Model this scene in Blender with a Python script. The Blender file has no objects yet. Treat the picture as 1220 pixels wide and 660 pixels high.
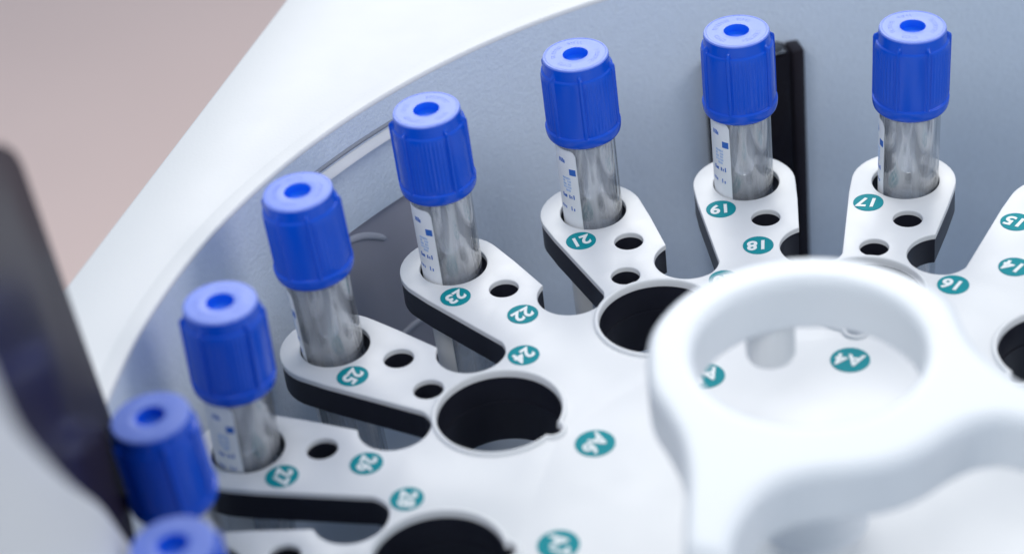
import bpy, bmesh, math, random
from mathutils import Vector, Matrix
from math import sin, cos, pi, radians as R
random.seed(7)
sc = bpy.context.scene
col = sc.collection
sc.unit_settings.scale_length = 0.111          # one unit is the carousel's tube circle radius, about 11 cm

# ------------------------------------------------------------------ helpers
def obj(name, bm, mat, parent=None, smooth=True, mats=None):
    me = bpy.data.meshes.new(name)
    bmesh.ops.recalc_face_normals(bm, faces=bm.faces)
    if smooth:
        for f in bm.faces: f.smooth = True
    bm.to_mesh(me); bm.free()
    for m in (mats or [mat]): me.materials.append(m)
    o = bpy.data.objects.new(name, me); col.objects.link(o)
    if parent: o.parent = parent
    if smooth:
        me.set_sharp_from_angle(angle=R(38))
    return o
def thing(name, label, cat, loc=(0,0,0), rz=0, group=None):
    o = bpy.data.objects.new(name, None); col.objects.link(o)
    o.location = loc; o.rotation_euler = (0,0,rz)
    o.empty_display_size = .05
    o['label'] = label; o['category'] = cat
    if group: o['group'] = group
    return o
def lathe(bm, prof, n=96, cx=0, cy=0, a0=0, a1=2*pi, mi=0):
    full = abs(a1-a0-2*pi) < 1e-6
    m = n if full else n+1
    rings = []
    for r, z in prof:
        if r < 1e-7: rings.append([bm.verts.new((cx,cy,z))])
        else: rings.append([bm.verts.new((cx+r*cos(a0+(a1-a0)*i/n), cy+r*sin(a0+(a1-a0)*i/n), z)) for i in range(m)])
    for A, B in zip(rings, rings[1:]):
        for i in range(n):
            j = (i+1) % m
            if len(A) == 1 and len(B) == 1: continue
            if len(A) == 1: f = bm.faces.new((A[0], B[j], B[i]))
            elif len(B) == 1: f = bm.faces.new((A[i], A[j], B[0]))
            else: f = bm.faces.new((A[i], A[j], B[j], B[i]))
            f.material_index = mi
    return rings
def box(bm, x0,x1,y0,y1,z0,z1, bev=0, M=None, seg=2):
    vs = [bm.verts.new(v) for v in ((x0,y0,z0),(x1,y0,z0),(x1,y1,z0),(x0,y1,z0),(x0,y0,z1),(x1,y0,z1),(x1,y1,z1),(x0,y1,z1))]
    fs = [bm.faces.new([vs[i] for i in q]) for q in ((0,3,2,1),(4,5,6,7),(0,1,5,4),(1,2,6,5),(2,3,7,6),(3,0,4,7))]
    geom = vs
    if bev:
        es = list({e for f in fs for e in f.edges})
        r = bmesh.ops.bevel(bm, geom=es, offset=bev, segments=seg, profile=.5, affect='EDGES')
        geom = list({v for f in r['faces'] for v in f.verts} | {v for v in vs if v.is_valid})
    if M is not None:
        bmesh.ops.transform(bm, matrix=M, verts=[v for v in geom if v.is_valid])
def offset_loop(L, d):
    """move a closed 2D loop to its left by d"""
    n = len(L); out = []
    for i in range(n):
        p, q, s = Vector(L[i-1]), Vector(L[i]), Vector(L[(i+1)%n])
        a = (q-p).normalized(); b = (s-q).normalized()
        na = Vector((-a.y,a.x)); nb = Vector((-b.y,b.x)); m = na+nb
        m = m/max(m.length_squared/2, .6)
        out.append((q.x+m.x*d, q.y+m.y*d))
    return out
def area(L): return sum(L[i-1][0]*L[i][1]-L[i][0]*L[i-1][1] for i in range(len(L)))/2
def slab(bm, outer, holes, z0, z1, e=.003, bottom=True):
    """flat plate with holes and softly rounded upper edges"""
    loops = [outer if area(outer) > 0 else outer[::-1]] + [h if area(h) < 0 else h[::-1] for h in holes]
    steps = [(e,z1),(e*.42,z1-e*.2),(e*.08,z1-e*.62),(0,z1-e*1.2),(0,z0)]
    top = []; bot = []
    for L in loops:
        rings = []
        for d, z in steps:
            P = offset_loop(L, d) if d else L
            rings.append([bm.verts.new((x,y,z)) for x, y in P])
        n = len(L)
        for A, B in zip(rings, rings[1:]):
            for i in range(n): bm.faces.new((A[i-1],A[i],B[i],B[i-1]))
        top.append(rings[0]); bot.append(rings[-1])
    for rs in ([top, bot] if bottom else [top]):
        es = [bm.edges.get((r[i-1], r[i])) for r in rs for i in range(len(r))]
        bmesh.ops.triangle_fill(bm, use_beauty=True, use_dissolve=False, edges=es)
def circ(cx, cy, r, n=40): return [(cx+r*cos(2*pi*i/n), cy+r*sin(2*pi*i/n)) for i in range(n)]
def P2(r, a): return (r*cos(a), r*sin(a))

# ------------------------------------------------------------------ materials
def mat(name, base, rough=.4, spec=.5, trans=0, ior=1.45, coat=0, bump=0, bscale=200, var=0, vscale=6, sss=0, rvar=0, metal=0):
    m = bpy.data.materials.new(name); m.use_nodes = True
    nt = m.node_tree; b = nt.nodes['Principled BSDF']
    b.inputs['Base Color'].default_value = (*base, 1)
    b.inputs['Roughness'].default_value = rough
    b.inputs['Specular IOR Level'].default_value = spec
    b.inputs['IOR'].default_value = ior
    b.inputs['Transmission Weight'].default_value = trans
    b.inputs['Coat Weight'].default_value = coat
    b.inputs['Metallic'].default_value = metal
    if sss:
        b.inputs['Subsurface Weight'].default_value = sss
        b.inputs['Subsurface Radius'].default_value = (.02,.02,.03)
    tc = nt.nodes.new('ShaderNodeTexCoord')
    if var:
        n = nt.nodes.new('ShaderNodeTexNoise'); n.inputs['Scale'].default_value = vscale; n.inputs['Detail'].default_value = 6
        nt.links.new(tc.outputs['Object'], n.inputs['Vector'])
        mx = nt.nodes.new('ShaderNodeMix'); mx.data_type = 'RGBA'
        mx.inputs[6].default_value = (*[max(0,c*(1-var)) for c in base],1); mx.inputs[7].default_value = (*[min(1,c*(1+var)) for c in base],1)
        nt.links.new(n.outputs['Fac'], mx.inputs[0]); nt.links.new(mx.outputs[2], b.inputs['Base Color'])
    if rvar:
        n = nt.nodes.new('ShaderNodeTexNoise'); n.inputs['Scale'].default_value = 14; n.inputs['Detail'].default_value = 5
        nt.links.new(tc.outputs['Object'], n.inputs['Vector'])
        mr = nt.nodes.new('ShaderNodeMapRange'); mr.inputs[3].default_value = rough-rvar; mr.inputs[4].default_value = rough+rvar
        nt.links.new(n.outputs['Fac'], mr.inputs[0]); nt.links.new(mr.outputs[0], b.inputs['Roughness'])
    if bump:
        n = nt.nodes.new('ShaderNodeTexNoise'); n.inputs['Scale'].default_value = bscale; n.inputs['Detail'].default_value = 3
        nt.links.new(tc.outputs['Object'], n.inputs['Vector'])
        bp = nt.nodes.new('ShaderNodeBump'); bp.inputs['Strength'].default_value = bump; bp.inputs['Distance'].default_value = .004
        nt.links.new(n.outputs['Fac'], bp.inputs['Height']); nt.links.new(bp.outputs[0], b.inputs['Normal'])
    return m
def thin_clear(name):
    """thin clear plastic: lets light straight through, mirrors more at grazing angles"""
    m = bpy.data.materials.new(name); m.use_nodes = True; nt = m.node_tree
    nt.nodes.remove(nt.nodes['Principled BSDF'])
    t = nt.nodes.new('ShaderNodeBsdfTransparent'); t.inputs[0].default_value = (.985,.99,.995,1)
    g = nt.nodes.new('ShaderNodeBsdfGlossy'); g.inputs['Roughness'].default_value = .03
    lw = nt.nodes.new('ShaderNodeLayerWeight'); lw.inputs[0].default_value = .5
    pw = nt.nodes.new('ShaderNodeMath'); pw.operation = 'POWER'; pw.inputs[1].default_value = 2.2
    nt.links.new(lw.outputs['Facing'], pw.inputs[0])
    f = nt.nodes.new('ShaderNodeMapRange'); f.inputs[3].default_value = .06; f.inputs[4].default_value = .8
    nt.links.new(pw.outputs[0], f.inputs[0])
    x = nt.nodes.new('ShaderNodeMixShader')
    nt.links.new(f.outputs[0], x.inputs[0]); nt.links.new(t.outputs[0], x.inputs[1]); nt.links.new(g.outputs[0], x.inputs[2])
    nt.links.new(x.outputs[0], nt.nodes['Material Output'].inputs[0])
    return m
def frosted(name):
    """thin pale translucent liner: part see-through, part milky, part glossy"""
    m = bpy.data.materials.new(name); m.use_nodes = True; nt = m.node_tree
    nt.nodes.remove(nt.nodes['Principled BSDF'])
    t = nt.nodes.new('ShaderNodeBsdfTransparent'); t.inputs[0].default_value = (.985,.99,1,1)
    d = nt.nodes.new('ShaderNodeBsdfDiffuse'); d.inputs[0].default_value = (.97,.98,1,1)
    l = nt.nodes.new('ShaderNodeBsdfTranslucent'); l.inputs[0].default_value = (.97,.98,1,1)
    g = nt.nodes.new('ShaderNodeBsdfGlossy'); g.inputs['Roughness'].default_value = .10
    a = nt.nodes.new('ShaderNodeMixShader'); a.inputs[0].default_value = .45
    nt.links.new(d.outputs[0], a.inputs[1]); nt.links.new(l.outputs[0], a.inputs[2])
    tc = nt.nodes.new('ShaderNodeTexCoord'); mp = nt.nodes.new('ShaderNodeMapping'); mp.inputs['Scale'].default_value = (42,42,3.5)
    n = nt.nodes.new('ShaderNodeTexNoise'); n.inputs['Scale'].default_value = 1; n.inputs['Detail'].default_value = 1.5
    nt.links.new(tc.outputs['Object'], mp.inputs[0]); nt.links.new(mp.outputs[0], n.inputs['Vector'])
    mr = nt.nodes.new('ShaderNodeMapRange'); mr.inputs[1].default_value = .3; mr.inputs[2].default_value = .7; mr.inputs[3].default_value = .16; mr.inputs[4].default_value = .44  # upright milky streaks imitate light refracted in the tube
    nt.links.new(n.outputs['Fac'], mr.inputs[0])
    b = nt.nodes.new('ShaderNodeMixShader')
    nt.links.new(mr.outputs[0], b.inputs[0]); nt.links.new(t.outputs[0], b.inputs[1]); nt.links.new(a.outputs[0], b.inputs[2])
    c = nt.nodes.new('ShaderNodeMixShader'); c.inputs[0].default_value = .10
    nt.links.new(b.outputs[0], c.inputs[1]); nt.links.new(g.outputs[0], c.inputs[2])
    nt.links.new(c.outputs[0], nt.nodes['Material Output'].inputs[0])
    return m
def smoked(name):
    m = bpy.data.materials.new(name); m.use_nodes = True; nt = m.node_tree
    nt.nodes.remove(nt.nodes['Principled BSDF'])
    d = nt.nodes.new('ShaderNodeBsdfDiffuse'); d.inputs[0].default_value = (.016,.012,.024,1)
    g = nt.nodes.new('ShaderNodeBsdfGlossy'); g.inputs['Roughness'].default_value = .2
    x = nt.nodes.new('ShaderNodeMixShader'); x.inputs[0].default_value = .13
    nt.links.new(d.outputs[0], x.inputs[1]); nt.links.new(g.outputs[0], x.inputs[2])
    nt.links.new(x.outputs[0], nt.nodes['Material Output'].inputs[0])
    return m
M = dict(
    white = mat('white_plastic', (.73,.74,.75), .42, var=.03, rvar=.10, bump=.03, bscale=160),
    housing = mat('housing_white', (.64,.65,.665), .45, var=.02, rvar=.05, bump=.06, bscale=120),
    handle = mat('handle_white', (.71,.74,.775), .36, var=.012),
    black = mat('black_core', (.015,.016,.026), .40, var=.2, vscale=30),
    blackgloss = mat('black_gloss', (.005,.003,.006), .10, spec=.22),
    wall = mat('grey_texture', (.655,.735,.835), .5, bump=.42, bscale=130, var=.05, vscale=60),
    floor = mat('bowl_grey', (.58,.67,.79), .45, var=.06),
    tray = mat('tray_grey', (.54,.62,.73), .4, var=.06),
    teal = mat('teal_ink', (.0,.25,.29), .6, spec=.2, var=.05, vscale=40),
    digit = mat('white_ink', (.80,.83,.83), .5, var=.02),
    glass = thin_clear('clear_tube'),
    inner = frosted('frosted_liner'),
    streak = mat('streak_grey', (.50,.51,.57), .4, var=.05),  # colour of the reflection streaks modelled on the dark panel
    core = mat('clear_core', (.995,.998,1.0), .03, trans=1, ior=1.5),
    paper = mat('label_paper', (.80,.82,.84), .55, var=.02, vscale=60),
    ink = mat('blue_ink', (.03,.14,.50), .5, var=.1, vscale=80),
    paleink = mat('pale_ink', (.42,.55,.78), .5, var=.1, vscale=80),
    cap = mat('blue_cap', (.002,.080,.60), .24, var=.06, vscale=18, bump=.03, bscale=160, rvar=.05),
    topsheen = mat('blue_top_sheen', (.16,.25,.77), .36, var=.06, vscale=18, bump=.05, bscale=120),  # same plastic as the sides, overhead sheen put into a paler colour
    plug = mat('blue_plug', (.003,.13,.80), .5, var=.1),
    strip = mat('dark_strip', (.018,.015,.02), .3, spec=.25),
    smoke = smoked('smoked_plastic'),
    darkwin = mat('smoked_window', (.37,.37,.43), .2, var=.1),
    clear = mat('clear_plastic', (.95,.97,.99), .05, trans=1, ior=1.49),
    beige = mat('beige_floor', (.80,.61,.555), .7, var=.06, vscale=.8),
    gap = mat('seam_grey', (.25,.27,.31), .5, var=.05),
)

# ------------------------------------------------------------------ carousel
PH = 1.20771135; ST = R(18); HR = .0655
carousel = thing('sample_carousel', 'white toothed sample carousel with numbered teal dots, black wells and a ring handle', 'carousel')
fa = lambda k: PH + (k-17)*R(9)                     # angle of position k

def finger_outline():
    L = []
    al, ar = .108, -.1
    tr = .1015; tc = .004
    sr, sa = .769, .179; sR = .0655
    for i in range(20):
        a0 = PH + i*ST
        def pt(u, w): return (u*cos(a0)-w*sin(a0), u*sin(a0)+w*cos(a0))
        # right edge up to the tip
        u_n = sr*cos(sa-ST-ar)+math.sqrt(sR**2-(sr*sin(sa-ST-ar))**2)
        L.append(P2(u_n, a0+ar)); 
        for u in (.88,.93): L.append(P2(u, a0+ar))
        # tip arc round the tube hole
        s0 = -pi/2-.09; s1 = pi/2+.1
        for j in range(25):
            s = s0+(s1-s0)*j/24
            L.append(pt(1+tr*cos(s), tc+tr*sin(s)))
        for u in (.95,.88,.80): L.append(P2(u, a0+al))
        # slot end: circle for an inner tube, cutting a notch in the next finger
        cx, cy = P2(sr, a0+sa)
        u_l = sr*cos(sa-al)-math.sqrt(sR**2-(sr*sin(sa-al))**2)
        q = P2(u_l+.012, a0+al); e0 = math.atan2(q[1]-cy, q[0]-cx)
        a2 = a0+ST+ar; u_r = u_n; q = P2(u_r, a2); e1 = math.atan2(q[1]-cy, q[0]-cx)
        while e1 > e0: e1 -= 2*pi
        q = P2(u_l+.012, a0+al); L.append(q)
        for j in range(1,36):
            e = e0+(e1-e0)*j/36; f = min(1, j/6)
            rr = sR*f + (1-f)*math.hypot(q[0]-cx, q[1]-cy)
            L.append((cx+rr*cos(e), cy+rr*sin(e)))
    return L
def keyhole(a, r=.1125, k=.0185, n=72):
    """round well with a small key notch towards the hub"""
    cx, cy = P2(.6145, a)
    L = []; half = math.asin(k/r)
    for i in range(n+1):
        t = half*1.25 + (2*pi-2.5*half)*i/n
        L.append((cx+r*cos(a+pi+t), cy+r*sin(a+pi+t)))
    nx, ny = cx+(r-.002)*cos(a+pi), cy+(r-.002)*sin(a+pi)
    for i in range(13):
        t = -pi/2+pi*i/12
        L.append((nx+k*cos(a+pi+t), ny+k*sin(a+pi+t)))
    return L
outer = finger_outline()
holes = []; wells = []; A_POS = []
for i in range(20):
    k = 17+2*i; a = fa(k)
    holes.append(circ(*P2(1,a), HR, 56))
    holes.append(circ(*P2(.8694, a-.0271), .0282, 36))
    if i % 2 == 0:
        holes.append(circ(*P2(.766, a+.0317), .0278, 36))
        wells.append(keyhole(a+.029)); A_POS.append(a)
bm = bmesh.new(); slab(bm, outer, holes+wells, -.011, 0, .002)
deck = obj('deck', bm, M['white'], carousel)
shr = offset_loop(outer if area(outer) > 0 else outer[::-1], .0012)
grow = lambda L: offset_loop(L if area(L) < 0 else L[::-1], .0012)
bm = bmesh.new(); slab(bm, shr, [grow(h) for h in holes+wells], -.066, -.0113, .0008)
core = obj('deck_core', bm, M['black'], carousel); core['label'] = 'black underlayer of the deck'
# wells: black skirts hanging under the deck with a white raised rim
for a, L in zip(A_POS, wells):
    L = L if area(L) > 0 else L[::-1]
    bm = bmesh.new()
    for d0, d1, z0, z1 in ((.0014, -.006, -.155, -.0664),):
        A = [[bm.verts.new((x,y,z)) for x,y in offset_loop(L, d)] for d, z in ((d0,z1),(d0,z0),(d1,z0),(d1,z1))]
        n = len(L)
        for j in range(4):
            for i in range(n): bm.faces.new((A[j][i-1],A[j][i],A[(j+1)%4][i],A[(j+1)%4][i-1]))
    w = obj('sample_well', bm, M['black'], carousel)
    bm = bmesh.new()
    prof = [(0.0012,-.0105),(.0004,.0022),(-.0010,.0042),(-.0030,.0050),(-.0058,.0048),(-.0076,.0034),(-.0084,.0008),(-.0084,-.004)]
    A = [[bm.verts.new((x,y,z)) for x,y in offset_loop(L, d)] for d, z in prof]
    for X, Y in zip(A, A[1:]):
        for i in range(n): bm.faces.new((X[i-1],X[i],Y[i],Y[i-1]))
    obj('rim', bm, M['white'], w)
# hub, spindle and the tray under the deck
bm = bmesh.new()
lathe(bm, [(0,.066),(.05,.066),(.070,.064),(.079,.058),(.082,.05),(.083,.012),(.085,.004),(.089,.0005),(.089,-.003)], 72)
obj('hub', bm, M['handle'], carousel)
bm = bmesh.new(); lathe(bm, [(0,-.4),(.12,-.4),(.12,-.07),(0,-.07)], 48)
obj('spindle', bm, M['tray'], carousel)
bm = bmesh.new(); lathe(bm, [(0,-.372),(.12,-.372),(1.09,-.372),(1.10,-.368),(1.10,-.385),(0,-.385)], 128)
obj('lower_tray', bm, M['tray'], carousel)

# numbered dots
def glyphs(text, size):
    cu = bpy.data.curves.new('t', 'FONT'); cu.body = text; cu.size = size
    cu.align_x = 'CENTER'; cu.align_y = 'CENTER'; cu.offset = size*(.022 if text[0] == 'A' else .03); cu.extrude = .0004; cu.shear = .12
    cu.space_character = 1.02; cu.resolution_u = 4
    o = bpy.data.objects.new('t', cu); col.objects.link(o)
    dg = bpy.context.evaluated_depsgraph_get(); dg.update()
    me = bpy.data.meshes.new_from_object(o.evaluated_get(dg))
    bpy.data.objects.remove(o); bpy.data.curves.remove(cu)
    return me
dot_mesh = {}
def dot(text, r, a, rad, size):
    if rad not in dot_mesh:
        bm = bmesh.new(); lathe(bm, [(0,.0012),(rad-.0006,.0012),(rad,.0007),(rad,-.0006)], 48)
        o = obj('number_dot', bm, M['teal'], carousel); dot_mesh[rad] = o.data
    else:
        o = bpy.data.objects.new('number_dot', dot_mesh[rad]); col.objects.link(o); o.parent = carousel
    x, y = P2(r, a); o.location = (x, y, 0); o.rotation_euler = (0,0,a+pi/2)   # glyph tops point to the hub
    o['label'] = 'teal dot numbered ' + text
    me = glyphs(text, size); me.materials.clear(); me.materials.append(M['digit'])
    d = bpy.data.objects.new('digits', me); col.objects.link(d); d.parent = o; d.location = (0,0,.0018)
for k in range(13, 32):
    if k % 2: dot(str(k), .9141, fa(k)+.0646, .0293, .040)
    elif k % 4 == 2: dot(str(k), .7772, fa(k)+.1587, .0293, .040)
    else: dot(str(k), .6812, fa(k)-.0448, .0293, .040)
for j in range(3, 9): dot('A%d' % j, .4169, fa(4*j)+.1833, .0352, .043)

# handle: a thick flat ring running out into two arms that bend down to the deck
def spline(P, n=8, closed=False):
    out = []; N = len(P)
    for i in range(N if closed else N-1):
        p = [Vector(P[(i+k) % N] if closed else P[max(0,min(N-1,i+k))]) for k in (-1,0,1,2)]
        for j in range(n):
            t = j/n
            out.append(tuple(.5*((2*p[1])+(p[2]-p[0])*t+(2*p[0]-5*p[1]+4*p[2]-p[3])*t*t+(3*p[1]-p[0]-3*p[2]+p[3])*t**3)))
    return out if closed else out+[P[-1]]
HT, HH = .346, .097
hl = [(.252*cos(R(d)), .252*sin(R(d))) for d in range(18,180,18)]
hl += [(-.252,-.035),(-.236,-.110),(-.224,-.175),(-.226,-.254),(-.237,-.326),(-.254,-.428),(-.275,-.55),(-.285,-.66),(-.255,-.70),(-.215,-.66),(-.203,-.55),
       (-.186,-.438),(-.174,-.395),(-.155,-.358),(-.126,-.320),(-.088,-.296),(-.045,-.288),(.003,-.290),(.063,-.287),(.116,-.268),(.159,-.241),(.201,-.221),(.240,-.219),(.275,-.238),
       (.33,-.283),(.40,-.345),(.48,-.42),(.56,-.49),(.595,-.50),(.61,-.47),(.58,-.425),(.51,-.36),(.44,-.29),(.37,-.222),(.31,-.158),(.270,-.095),(.247,-.025)]
bm = bmesh.new(); slab(bm, spline(hl, 5, True), [circ(0,0,.175,96)], HT-HH, HT, .014)
tmp = obj('handle_raw', bm, M['handle'])
m = tmp.modifiers.new('r','REMESH'); m.mode = 'VOXEL'; m.voxel_size = .006
m = tmp.modifiers.new('s','SMOOTH'); m.factor = .5; m.iterations = 6
dg = bpy.context.evaluated_depsgraph_get(); dg.update()
me = bpy.data.meshes.new_from_object(tmp.evaluated_get(dg)); me.name = 'handle'
bpy.data.objects.remove(tmp)
for v in me.vertices:
    x, y, z = v.co; u = math.hypot(x, y)
    f = max(0, min(1, (u-.46)/.20)); v.co.z = z-(HT-HH-.002)*f*f*(3-2*f)
for p in me.polygons: p.use_smooth = True
me.materials.clear(); me.materials.append(M['handle'])
handle = bpy.data.objects.new('handle', me); col.objects.link(handle); handle.parent = carousel
handle['label'] = 'thick white ring handle on curved arms'
bm = bmesh.new()
cx, cy = P2(.222, R(97))
lathe(bm, [(0,.165),(.032,.165),(.038,.169),(.041,.177),(.041,HT-.08),(0,HT-.08)], 48, cx, cy)
obj('locking_pin', bm, M['white'], handle)

# ------------------------------------------------------------------ blood tubes
def smooth(x): x = max(0,min(1,x)); return x*x*(3-2*x)
def cap_bm():
    bm = bmesh.new(); n = 288
    zs = [(.174,.0672),(.1755,.0705),(.179,.0728),(.184,.0742),(.190,.0748),(.1950,.0750),(.1968,.0748),(.1976,.0738),(.1984,.0714)]
    zs += [(.199+.116*i/22, .0708-.0004*i/22) for i in range(23)]
    zs += [(.3172,.0702),(.3190,.0696),(.3200,.0678),(.3210,.0662),(.3250,.0657),(.3275,.0655),(.330,.0653),(.3330,.0650),(.3395,.0647)]
    rings = []
    for z, r in zs:
        rg = []
        for i in range(n):
            th = 360*i/n; x = (th+24) % 120         # 0..48 smooth panel, 48..120 knurled panel
            rr = r
            if .1982 < z < .3205:
                fade = smooth((.3195-z)/.004)
                if 53 < x < 115: rr += .0015*fade*(0.5+0.5*cos(2*pi*(x-53)/6.2)) * (smooth((z-.203)/.004)*smooth((.314-z)/.004))
                if 4 < x < 44: rr -= .0008*fade
            dd = min(abs(x), abs(x-48), abs(120-x))
            if .1982 < z < .3320: rr = max(rr, r+(.0752-r)*smooth((3.3-dd)/1.5)*smooth((.3320-z)/.009))
            rg.append(bm.verts.new((rr*cos(R(th)), rr*sin(R(th)), z)))
        rings.append(rg)
    bot = bm.verts.new((0,0,.174))
    for i in range(n): bm.faces.new((rings[0][i],rings[0][i-1],bot))
    for A, B in zip(rings, rings[1:]):
        for i in range(n): bm.faces.new((A[i-1],A[i],B[i],B[i-1]))
    # rounded upper edge and top disc with its central well, material 1
    last = rings[-1]
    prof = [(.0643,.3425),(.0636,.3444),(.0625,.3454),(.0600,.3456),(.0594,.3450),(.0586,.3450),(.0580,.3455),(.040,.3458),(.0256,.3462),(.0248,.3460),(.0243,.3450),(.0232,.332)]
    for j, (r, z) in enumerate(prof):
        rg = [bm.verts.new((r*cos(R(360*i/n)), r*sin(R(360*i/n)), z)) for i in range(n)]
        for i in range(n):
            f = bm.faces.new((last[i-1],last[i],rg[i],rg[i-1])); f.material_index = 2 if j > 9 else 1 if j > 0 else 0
        last = rg
    c = bm.verts.new((0,0,.331))
    for i in range(n):
        f = bm.faces.new((last[i-1],last[i],c)); f.material_index = 2
    for v in bm.verts: v.co.x *= .98; v.co.y *= .98
    return bm
def emboss(bm):
    """ring of small raised lettering, too worn to read"""
    rnd = random.Random(3); n0 = len(bm.faces)
    for c, cnt in ((90,9),(200,5),(270,8),(350,5)):
        for j in range(cnt):
            a = R(c+(j-(cnt-1)/2)*8.2)
            for s in range(3):
                rr = .0385+.0035*s; ww = rnd.uniform(.0008,.0022); off = rnd.uniform(-.0012,.0012)
                Mx = Matrix.Translation((rr*cos(a),rr*sin(a),.3457)) @ Matrix.Rotation(a+pi/2,4,'Z')
                if s == 1 and rnd.random() < .5: box(bm, off-.0005,off+.0005,-.0035,.0035,-.001,.0004,0,Mx)
                else: box(bm, off-ww,off+ww,-.0006,.0006,-.001,.0004,0,Mx)
    bm.faces.ensure_lookup_table()
    for f in bm.faces[n0:]: f.material_index = 1
    return bm
def tube_bm():
    bm = bmesh.new(); ro, t, zb = .0583, .0062, -.366
    prof = [(0,zb)]
    for i in range(1,13): e = pi/2*i/12; prof.append((ro*sin(e), zb+ro-ro*cos(e)))
    prof += [(ro,-.1),(ro,.05),(ro,.1735)]
    ri = ro-t
    prof += [(ri,.1735),(ri,.05),(ri,-.1)]
    for i in range(12,0,-1): e = pi/2*i/12; prof.append((ri*sin(e), zb+t+ri-ri*cos(e)))
    prof.append((0,zb+t))
    lathe(bm, prof, 96)
    return bm
def patch(bm, a0, a1, z0, z1, r, corner=0, n=24):
    """a thin curved sheet on the tube, upper corner at a1 rounded"""
    cols = []
    for i in range(n+1):
        a = a0+(a1-a0)*i/n; top = z1
        if corner:
            d = (a1-a)*r
            if d < corner: top = z1-corner+math.sqrt(max(0,corner**2-(corner-d)**2))
        cols.append([bm.verts.new((rr*cos(a), rr*sin(a), z)) for rr, z in ((r,z0),(r,top),(r+.0005,top),(r+.0005,z0))])
    for A, B in zip(cols, cols[1:]):
        for j in range(4): bm.faces.new((A[j],B[j],B[(j+1)%4],A[(j+1)%4]))
    bm.faces.new(cols[0]); bm.faces.new(cols[-1][::-1])
def inner_bm():
    bm = bmesh.new(); ro, zb = .0455, -.30
    prof = [(0,zb)]+[(ro*sin(pi/2*i/10), zb+ro-ro*cos(pi/2*i/10)) for i in range(1,11)]+[(ro+.001,-.02),(ro-.002,.02),(ro-.001,.06),(ro+.0035,.16),(ro-.001,.16),(ro-.006,.06),(ro-.007,.02),(ro-.005,-.02)]
    ri = ro-.005
    prof += [(ri*sin(pi/2*i/10), zb+.005+ri-ri*cos(pi/2*i/10)) for i in range(10,0,-1)]+[(0,zb+.005)]
    lathe(bm, prof, 120)
    for v in bm.verts:                       # shallow flutes
        a = math.atan2(v.co.y, v.co.x); k = 1+.030*cos(5*a)+.022*cos(8*a+1.3) if math.hypot(v.co.x,v.co.y) > .0415 else 1+.03*cos(7*a+.6)
        v.co.x *= k; v.co.y *= k
    return bm
protos = {}
CAM = Vector((-.437903,-2.654168,2.425516))
def blood_tube(k, label, panel, edge, tilt=(0,0), dxy=(0,0), dz=0):
    """panel: bearing of a smooth cap panel and edge: bearing of the paper's right edge, both from the viewer's side, in degrees"""
    x, y = P2(1, fa(k)); x += dxy[0]; y += dxy[1]
    t = thing('blood_tube', label, 'blood tube', (x,y,dz), 0, 'blue capped tubes in the carousel')
    t.rotation_euler = (R(tilt[0]), R(tilt[1]), 0)
    face = math.atan2(CAM.y-y, CAM.x-x)
    if not protos:
        protos['glass'] = obj('glass_tube', tube_bm(), M['glass'], t).data
        protos['cap'] = obj('cap', emboss(cap_bm()), None, t, mats=[M['cap'],M['topsheen'],M['plug']]).data
        g, o_c = t.children[:2]
        if g.data != protos['glass']: g, o_c = o_c, g
    else:
        g = bpy.data.objects.new('glass_tube', protos['glass']); col.objects.link(g); g.parent = t
        o_c = bpy.data.objects.new('cap', protos['cap']); col.objects.link(o_c); o_c.parent = t
    if 'inner' not in protos:
        protos['inner'] = obj('inner_tube', inner_bm(), M['inner'], g).data
        bm = bmesh.new(); lathe(bm, [(0,.020),(.010,.0225),(.018,.030),(.022,.043),(.024,.06),(.027,.158),(.025,.161),(0,.161)], 64)  # clear drop added inside the tube to bend light into streaks
        protos['core'] = obj('refraction_core', bm, M['core'], g).data
    else:
        for nm, key in (('inner_tube','inner'),('refraction_core','core')):
            o = bpy.data.objects.new(nm, protos[key]); col.objects.link(o); o.parent = g
    o_c.rotation_euler = (0,0,face+R(panel))
    a1 = face+R(edge); a0 = a1-R(92); r = .0587
    if 'paper' not in protos:
        bm = bmesh.new(); patch(bm, -R(92), 0, -.285, .158, r, .012)
        def mark(mi, *q, **kw):
            n0 = len(bm.faces); patch(bm, *q, **kw); bm.faces.ensure_lookup_table()
            for f in bm.faces[n0:]: f.material_index = mi
        r2 = r+.0004; rnd = random.Random(5)
        mark(1, -R(17), -R(3), .102, .116, r2, n=6)
        for z, xs in ((.127,(-40,-35,-30,-26)),(.046,(-40,-35,-31,-22,-17,-12)),(.018,(-48,-42,-36,-20,-14))):
            for d in xs: mark(1, R(d-1.8), R(d+rnd.uniform(.4,1.6)), z, z+rnd.uniform(.005,.010), r2, n=2)
        for row in range(5):
            for d in range(-36,-15,3):
                if rnd.random() < .8: mark(2, R(d), R(d+rnd.uniform(1.4,2.6)), .062+.007*row, .062+.007*row+.0048, r2, n=2)
        pl = obj('paper_label', bm, None, t, mats=[M['paper'],M['ink'],M['paleink']]); protos['paper'] = pl.data
    else:
        pl = bpy.data.objects.new('paper_label', protos['paper']); col.objects.link(pl); pl.parent = t
    pl.rotation_euler = (0,0,a1); pl.location = (0,0,((k*37) % 11-5)*.0022)
    return t
blood_tube(17, 'blue capped empty tube standing beside the teal number 17, rightmost of the tubes', 2, -55, (0,1.2), (.005,-.002))
blood_tube(19, 'blue capped tube beside number 19, in front of the black upright window', -40, -24, (0,-.2), (-.004,0))
blood_tube(21, 'blue capped tube with a white paper strip, standing beside the number 21', -21, -22, (0,-.9), (0,0), .012)
blood_tube(23, 'blue capped tube with ribbed panel forward, beside the number 23', 50, -24, (.4,-1.2), (-.002,.0), .010)
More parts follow.
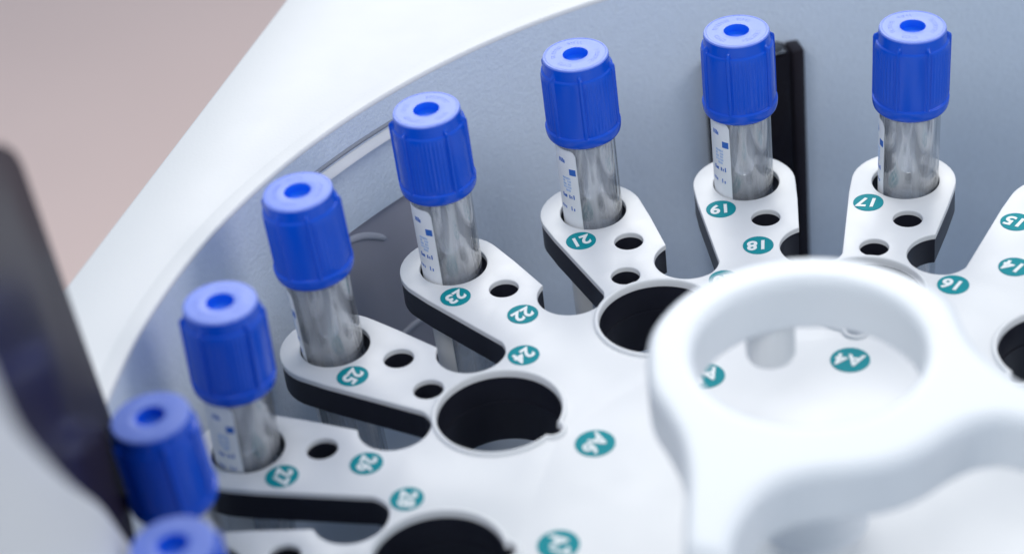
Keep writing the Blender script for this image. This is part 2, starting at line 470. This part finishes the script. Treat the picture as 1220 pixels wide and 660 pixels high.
blood_tube(25, 'blue capped tube beside number 25, its paper strip turned almost out of sight', -18, -62, (.3,-2.0), (-.004,.002))
blood_tube(27, 'blue capped tube beside number 27, its clear part just in view above the dot', 55, -15, (-.4,1.3), (-.001,0), -.028)
blood_tube(29, 'blurred blue capped tube left of number 27, only its cap in view', 30, -20, (-.3,-2.4), (-.010,0), -.012)
blood_tube(31, 'nearest most blurred blue cap, cut off by the lower edge below the others', 10, -20, (.4,-1), (.002,0), -.004)

# ------------------------------------------------------------------ analyser housing
BC = (.36,-.03); BR = 1.50; RZ = .25; FZ = -.80; LIP = .008
house = thing('analyser_housing', 'white analyser housing with a grey round bowl around the carousel', 'analyser', (0,0,FZ-.6))
def hparent(o): o.parent = house; o.matrix_parent_inverse = house.matrix_world.inverted() if False else Matrix.Translation((0,0,-(FZ-.6))); return o
# bearings, from the bowl's centre, of the arched window opening on the far left
W0, W1 = math.atan2(.93+.03,-.792-.36), math.atan2(1.13+.03,-.59-.36)   # left, right ends
WT, WB = .185, -.40
bm = bmesh.new()
nseg = 240
angs = []
aR, aL = W1, W0
def ringcol(a, z, r=BR): r += min(0,z-RZ+LIP)*.05; return (BC[0]+r*cos(a), BC[1]+r*sin(a), z)     # the bowl widens upwards
full = [aL+(2*pi-(aL-aR))*i/nseg for i in range(nseg+1)]          # everything but the opening
open_ = [aR+(aL-aR)*i/24 for i in range(25)]
zl = [FZ, WB, WB+.15, -.05, WT, RZ-LIP]
def strip(A, z0, z1):
    prev = None
    for a in A:
        c = (bm.verts.new(ringcol(a,z0)), bm.verts.new(ringcol(a,z1)))
        if prev: bm.faces.new((prev[0],c[0],c[1],prev[1]))
        prev = c
for z0, z1 in zip(zl, zl[1:]): strip(full, z0, z1)
strip(open_, FZ, WB); strip(open_, WT, RZ-LIP)
bmesh.ops.remove_doubles(bm, verts=bm.verts, dist=1e-5)
hparent(obj('bowl_wall', bm, M['wall']))
bm = bmesh.new(); lathe(bm, [(0,FZ),(BR-.19,FZ),(BR-.115,FZ+.016),(BR-.072,FZ+.06),(BR-.046,FZ+.12)], 160, *BC); hparent(obj('bowl_floor', bm, M['floor']))
# window set into the opening: sloped bright trim, pale band, dark glossy panel
bm = bmesh.new()
def wpatch(A, prof):
    prev = None
    for a in A:
        c = [bm.verts.new(ringcol(a,z,BR+r)) for r, z in prof]
        if prev:
            for k in range(len(c)-1): bm.faces.new((prev[k],c[k],c[k+1],prev[k+1]))
        prev = c
wpatch(open_, [(0,WT),(-.004,WT-.001),(-.006,WT-.012),(-.006,.022),(.004,.018)])
win = hparent(obj('window_frame', bm, M['wall'])); win['label'] = 'pale window frame low on the left of the bowl wall'
bm = bmesh.new(); wpatch(open_, [(.004,.024),(.004,WB-.004),(0,WB)])
obj('dark_panel', bm, M['darkwin'], win)
bm = bmesh.new()
wpatch(open_, [(-.006,WT-.003),(-.009,WT-.004),(-.020,WT-.013),(-.021,WT-.016),(-.017,WT-.019),(-.0062,WT-.018)])
obj('window_trim', bm, M['housing'], win)
for a0, z0, a1_, z1, w in ((2.425,.004,2.343,-.053,.009),(2.372,-.296,2.280,-.290,.007)):     # raised pale streaks imitating reflections on the dark panel
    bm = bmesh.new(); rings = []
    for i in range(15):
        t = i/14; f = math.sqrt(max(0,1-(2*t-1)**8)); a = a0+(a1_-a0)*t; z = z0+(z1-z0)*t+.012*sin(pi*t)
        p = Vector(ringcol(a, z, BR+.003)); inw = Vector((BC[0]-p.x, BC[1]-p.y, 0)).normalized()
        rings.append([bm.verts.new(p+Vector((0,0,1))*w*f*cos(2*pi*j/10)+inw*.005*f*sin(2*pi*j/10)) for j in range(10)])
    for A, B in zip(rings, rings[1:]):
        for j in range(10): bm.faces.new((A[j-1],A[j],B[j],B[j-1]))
    obj('reflection_streak', bm, M['streak'], win)
bm = bmesh.new()    # dark seal along the trim
rings = []
for a in open_:
    rg = []
    for j in range(10):
        t = 2*pi*j/10
        rg.append(bm.verts.new(ringcol(a, WT+.003+.004*sin(t), BR-.002+.004*cos(t))))
    rings.append(rg)
for A, B in zip(rings, rings[1:]):
    for j in range(10): bm.faces.new((A[j-1],A[j],B[j],B[j-1]))
bm.faces.new(rings[0]); bm.faces.new(rings[-1][::-1])
obj('dark_seal', bm, M['gap'], win)
# top cover with rounded lip into the bowl
def edge(t): return (-.844+.382*t, 1.536+.985*t)
oc = [edge(-3.2), (4.0, edge(-3.2)[1]), (4.0, 4.0), edge(2.5)]
oc = oc
bm = bmesh.new()
slab(bm, oc, [circ(*BC, BR+LIP, 240)], RZ-.05, RZ, .008, bottom=False)
top = hparent(obj('top_cover', bm, M['housing']))
bm = bmesh.new()
lathe(bm, [(BR+LIP-LIP*cos(t)-.0002, RZ-LIP+LIP*sin(t)) for t in [pi/2*i/8 for i in range(9)]]+[(BR+LIP+.02, RZ+.0004),(BR+LIP+.05,RZ+.0004-.002)], 240, *BC)
hparent(obj('bowl_lip', bm, M['housing']))
# outer sides of the housing
bm = bmesh.new()
q = [oc[3], oc[0], oc[1], oc[2]]
for A, B in zip(q, q[1:]+q[:1]):
    v = [bm.verts.new((p[0],p[1],z)) for p, z in ((A,-1.07),(B,-1.07),(B,RZ-.049),(A,RZ-.049))]; bm.faces.new(v)
hparent(obj('side_panel', bm, M['housing'], smooth=False))
# upright black window of the reader, on the far wall
def frame_on_wall(px, py):
    a = math.atan2(py-BC[1], px-BC[0]); return a
a = frame_on_wall(.129, 1.45)
Mx = Matrix.Translation(ringcol(a,0,BR)) @ Matrix.Rotation(a-pi/2,4,'Z')      # local +y points out of the bowl, +x leftwards... mirrored below
PT = .045
bm = bmesh.new(); box(bm, -.108,.075,-.045,.01,FZ,PT,.004,Mx)
# (x positive is to the right seen from the carousel)
rd = hparent(obj('reader_window', bm, M['blackgloss'])); rd['label'] = 'black glossy upright window on the far bowl wall'
bm = bmesh.new(); box(bm, .0775,.106,-.046,.01,FZ,PT,.004,Mx); obj('side_strip', bm, M['strip'], rd)
bm = bmesh.new(); box(bm, -.100,.070,-.049,-.0456,FZ+.01,PT-.006,.001,Mx); obj('window_glass', bm, M['blackgloss'], rd)
bm = bmesh.new(); box(bm, .022,.064,-.046,.008,PT+.0005,PT+.006,.002,Mx); obj('bright_edge', bm, M['clear'], rd)
# smoked lid with a white frame, raised at the left and seen almost edge-on
b0 = Vector((-1.1088,.1646,RZ+.003)); e1 = Vector((.1411,-.9641,-.2249)); e2 = Vector((.0039,-.2266,.974)); en = e2.cross(e1)   # en faces the bowl
def in_lid(bm):
    for v in bm.verts: v.co = b0 + e1*v.co.x + e2*v.co.y + en*v.co.z
inner = spline([(.20,-.14),(.254,-.03),(.34,.166),(.41,.312),(.553,.551),(.672,.775),(.715,.865),(.735,.93),(.74,1.02),(.72,1.2)])
bm = bmesh.new()
slab(bm, spline([(0,-.02),(0,.3),(0,.56),(.008,.605),(.03,.645),(.07,.69),(.145,.765),(.40,.95),(.85,1.25)])+[(.85,.2),(.30,-.12)], [], -.022, 0, .006)
in_lid(bm)
ld = hparent(obj('raised_lid', bm, M['smoke'])); ld['label'] = 'dark smoked lid standing open at the left'
bm = bmesh.new(); slab(bm, inner+[(1.15,1.2),(1.15,-.3)], [], -.07, .004, .004); in_lid(bm)
fr = obj('lid_frame', bm, M['housing'], ld); fr['label'] = 'white lid frame, out of focus'

# ------------------------------------------------------------------ floor far below
bm = bmesh.new(); v = [bm.verts.new(p) for p in ((-30,-30,-2.6),(30,-30,-2.6),(30,30,-2.6),(-30,30,-2.6))]; bm.faces.new(v)
fl = obj('floor', bm, M['beige'], smooth=False); fl['kind'] = 'structure'; fl['label'] = 'beige floor out of focus below the machine'
# pedestal under the housing
bm = bmesh.new(); box(bm, -.2,3.9,-1.5,3.9,-2.6,-1.075,0)
hparent(obj('pedestal', bm, M['housing'], smooth=False))

# ------------------------------------------------------------------ light
w = bpy.data.worlds.new('World'); sc.world = w; w.use_nodes = True
bg = w.node_tree.nodes['Background']; bg.inputs[0].default_value = (.66,.81,1.0,1); bg.inputs[1].default_value = .54
def lamp(name, loc, target, sx, sy, power, colr=(1,1,1)):
    l = bpy.data.lights.new(name, 'AREA'); l.shape = 'RECTANGLE'; l.size = sx; l.size_y = sy; l.energy = power; l.color = colr
    o = bpy.data.objects.new(name, l); col.objects.link(o); o.location = loc
    o.rotation_euler = (Vector(target)-Vector(loc)).to_track_quat('-Z','Y').to_euler()
    return o
lamp('ceiling_light_back', (.4,5.6,3.9), (0,0,.1), 4.5, 2.4, 250, (1.0,.985,.96))
lamp('ceiling_light_front', (-2.2,-3.6,5.6), (.2,.9,-.1), 3.0, 2.2, 185, (1.0,.985,.965))
lamp('side_light', (4.6,.3,3.3), (0,.3,.1), 2.4, 2.6, 92, (1.0,.945,.93))  # unseen light added at the right for streaks on tubes and caps

# ------------------------------------------------------------------ camera
cd = bpy.data.cameras.new('Camera'); cam = bpy.data.objects.new('Camera', cd); col.objects.link(cam); sc.camera = cam
p, roll = .615840581, .123729359
fw = Vector((0,cos(p),-sin(p))); rt = Vector((1,0,0)); up = rt.cross(fw)
# image axes turned by the roll
r2 = rt*cos(roll) - up*sin(roll); u2 = rt*sin(roll) + up*cos(roll)
mw = Matrix(((r2.x,u2.x,-fw.x),(r2.y,u2.y,-fw.y),(r2.z,u2.z,-fw.z))).to_4x4(); mw.translation = CAM
cam.matrix_world = mw
cd.sensor_width = 36; cd.lens = 36*2618.19621/1220
cd.clip_start = .05; cd.clip_end = 200
cd.dof.use_dof = True; cd.dof.focus_distance = 4.25; cd.dof.aperture_fstop = .95

sc.view_settings.view_transform = 'Standard'; sc.view_settings.look = 'None'; sc.view_settings.exposure = .05
cy = sc.cycles
cy.use_denoising = True
cy.caustics_refractive = True; cy.caustics_reflective = False
cy.max_bounces = 20; cy.transmission_bounces = 18; cy.transparent_max_bounces = 40
cy.sample_clamp_indirect = 6
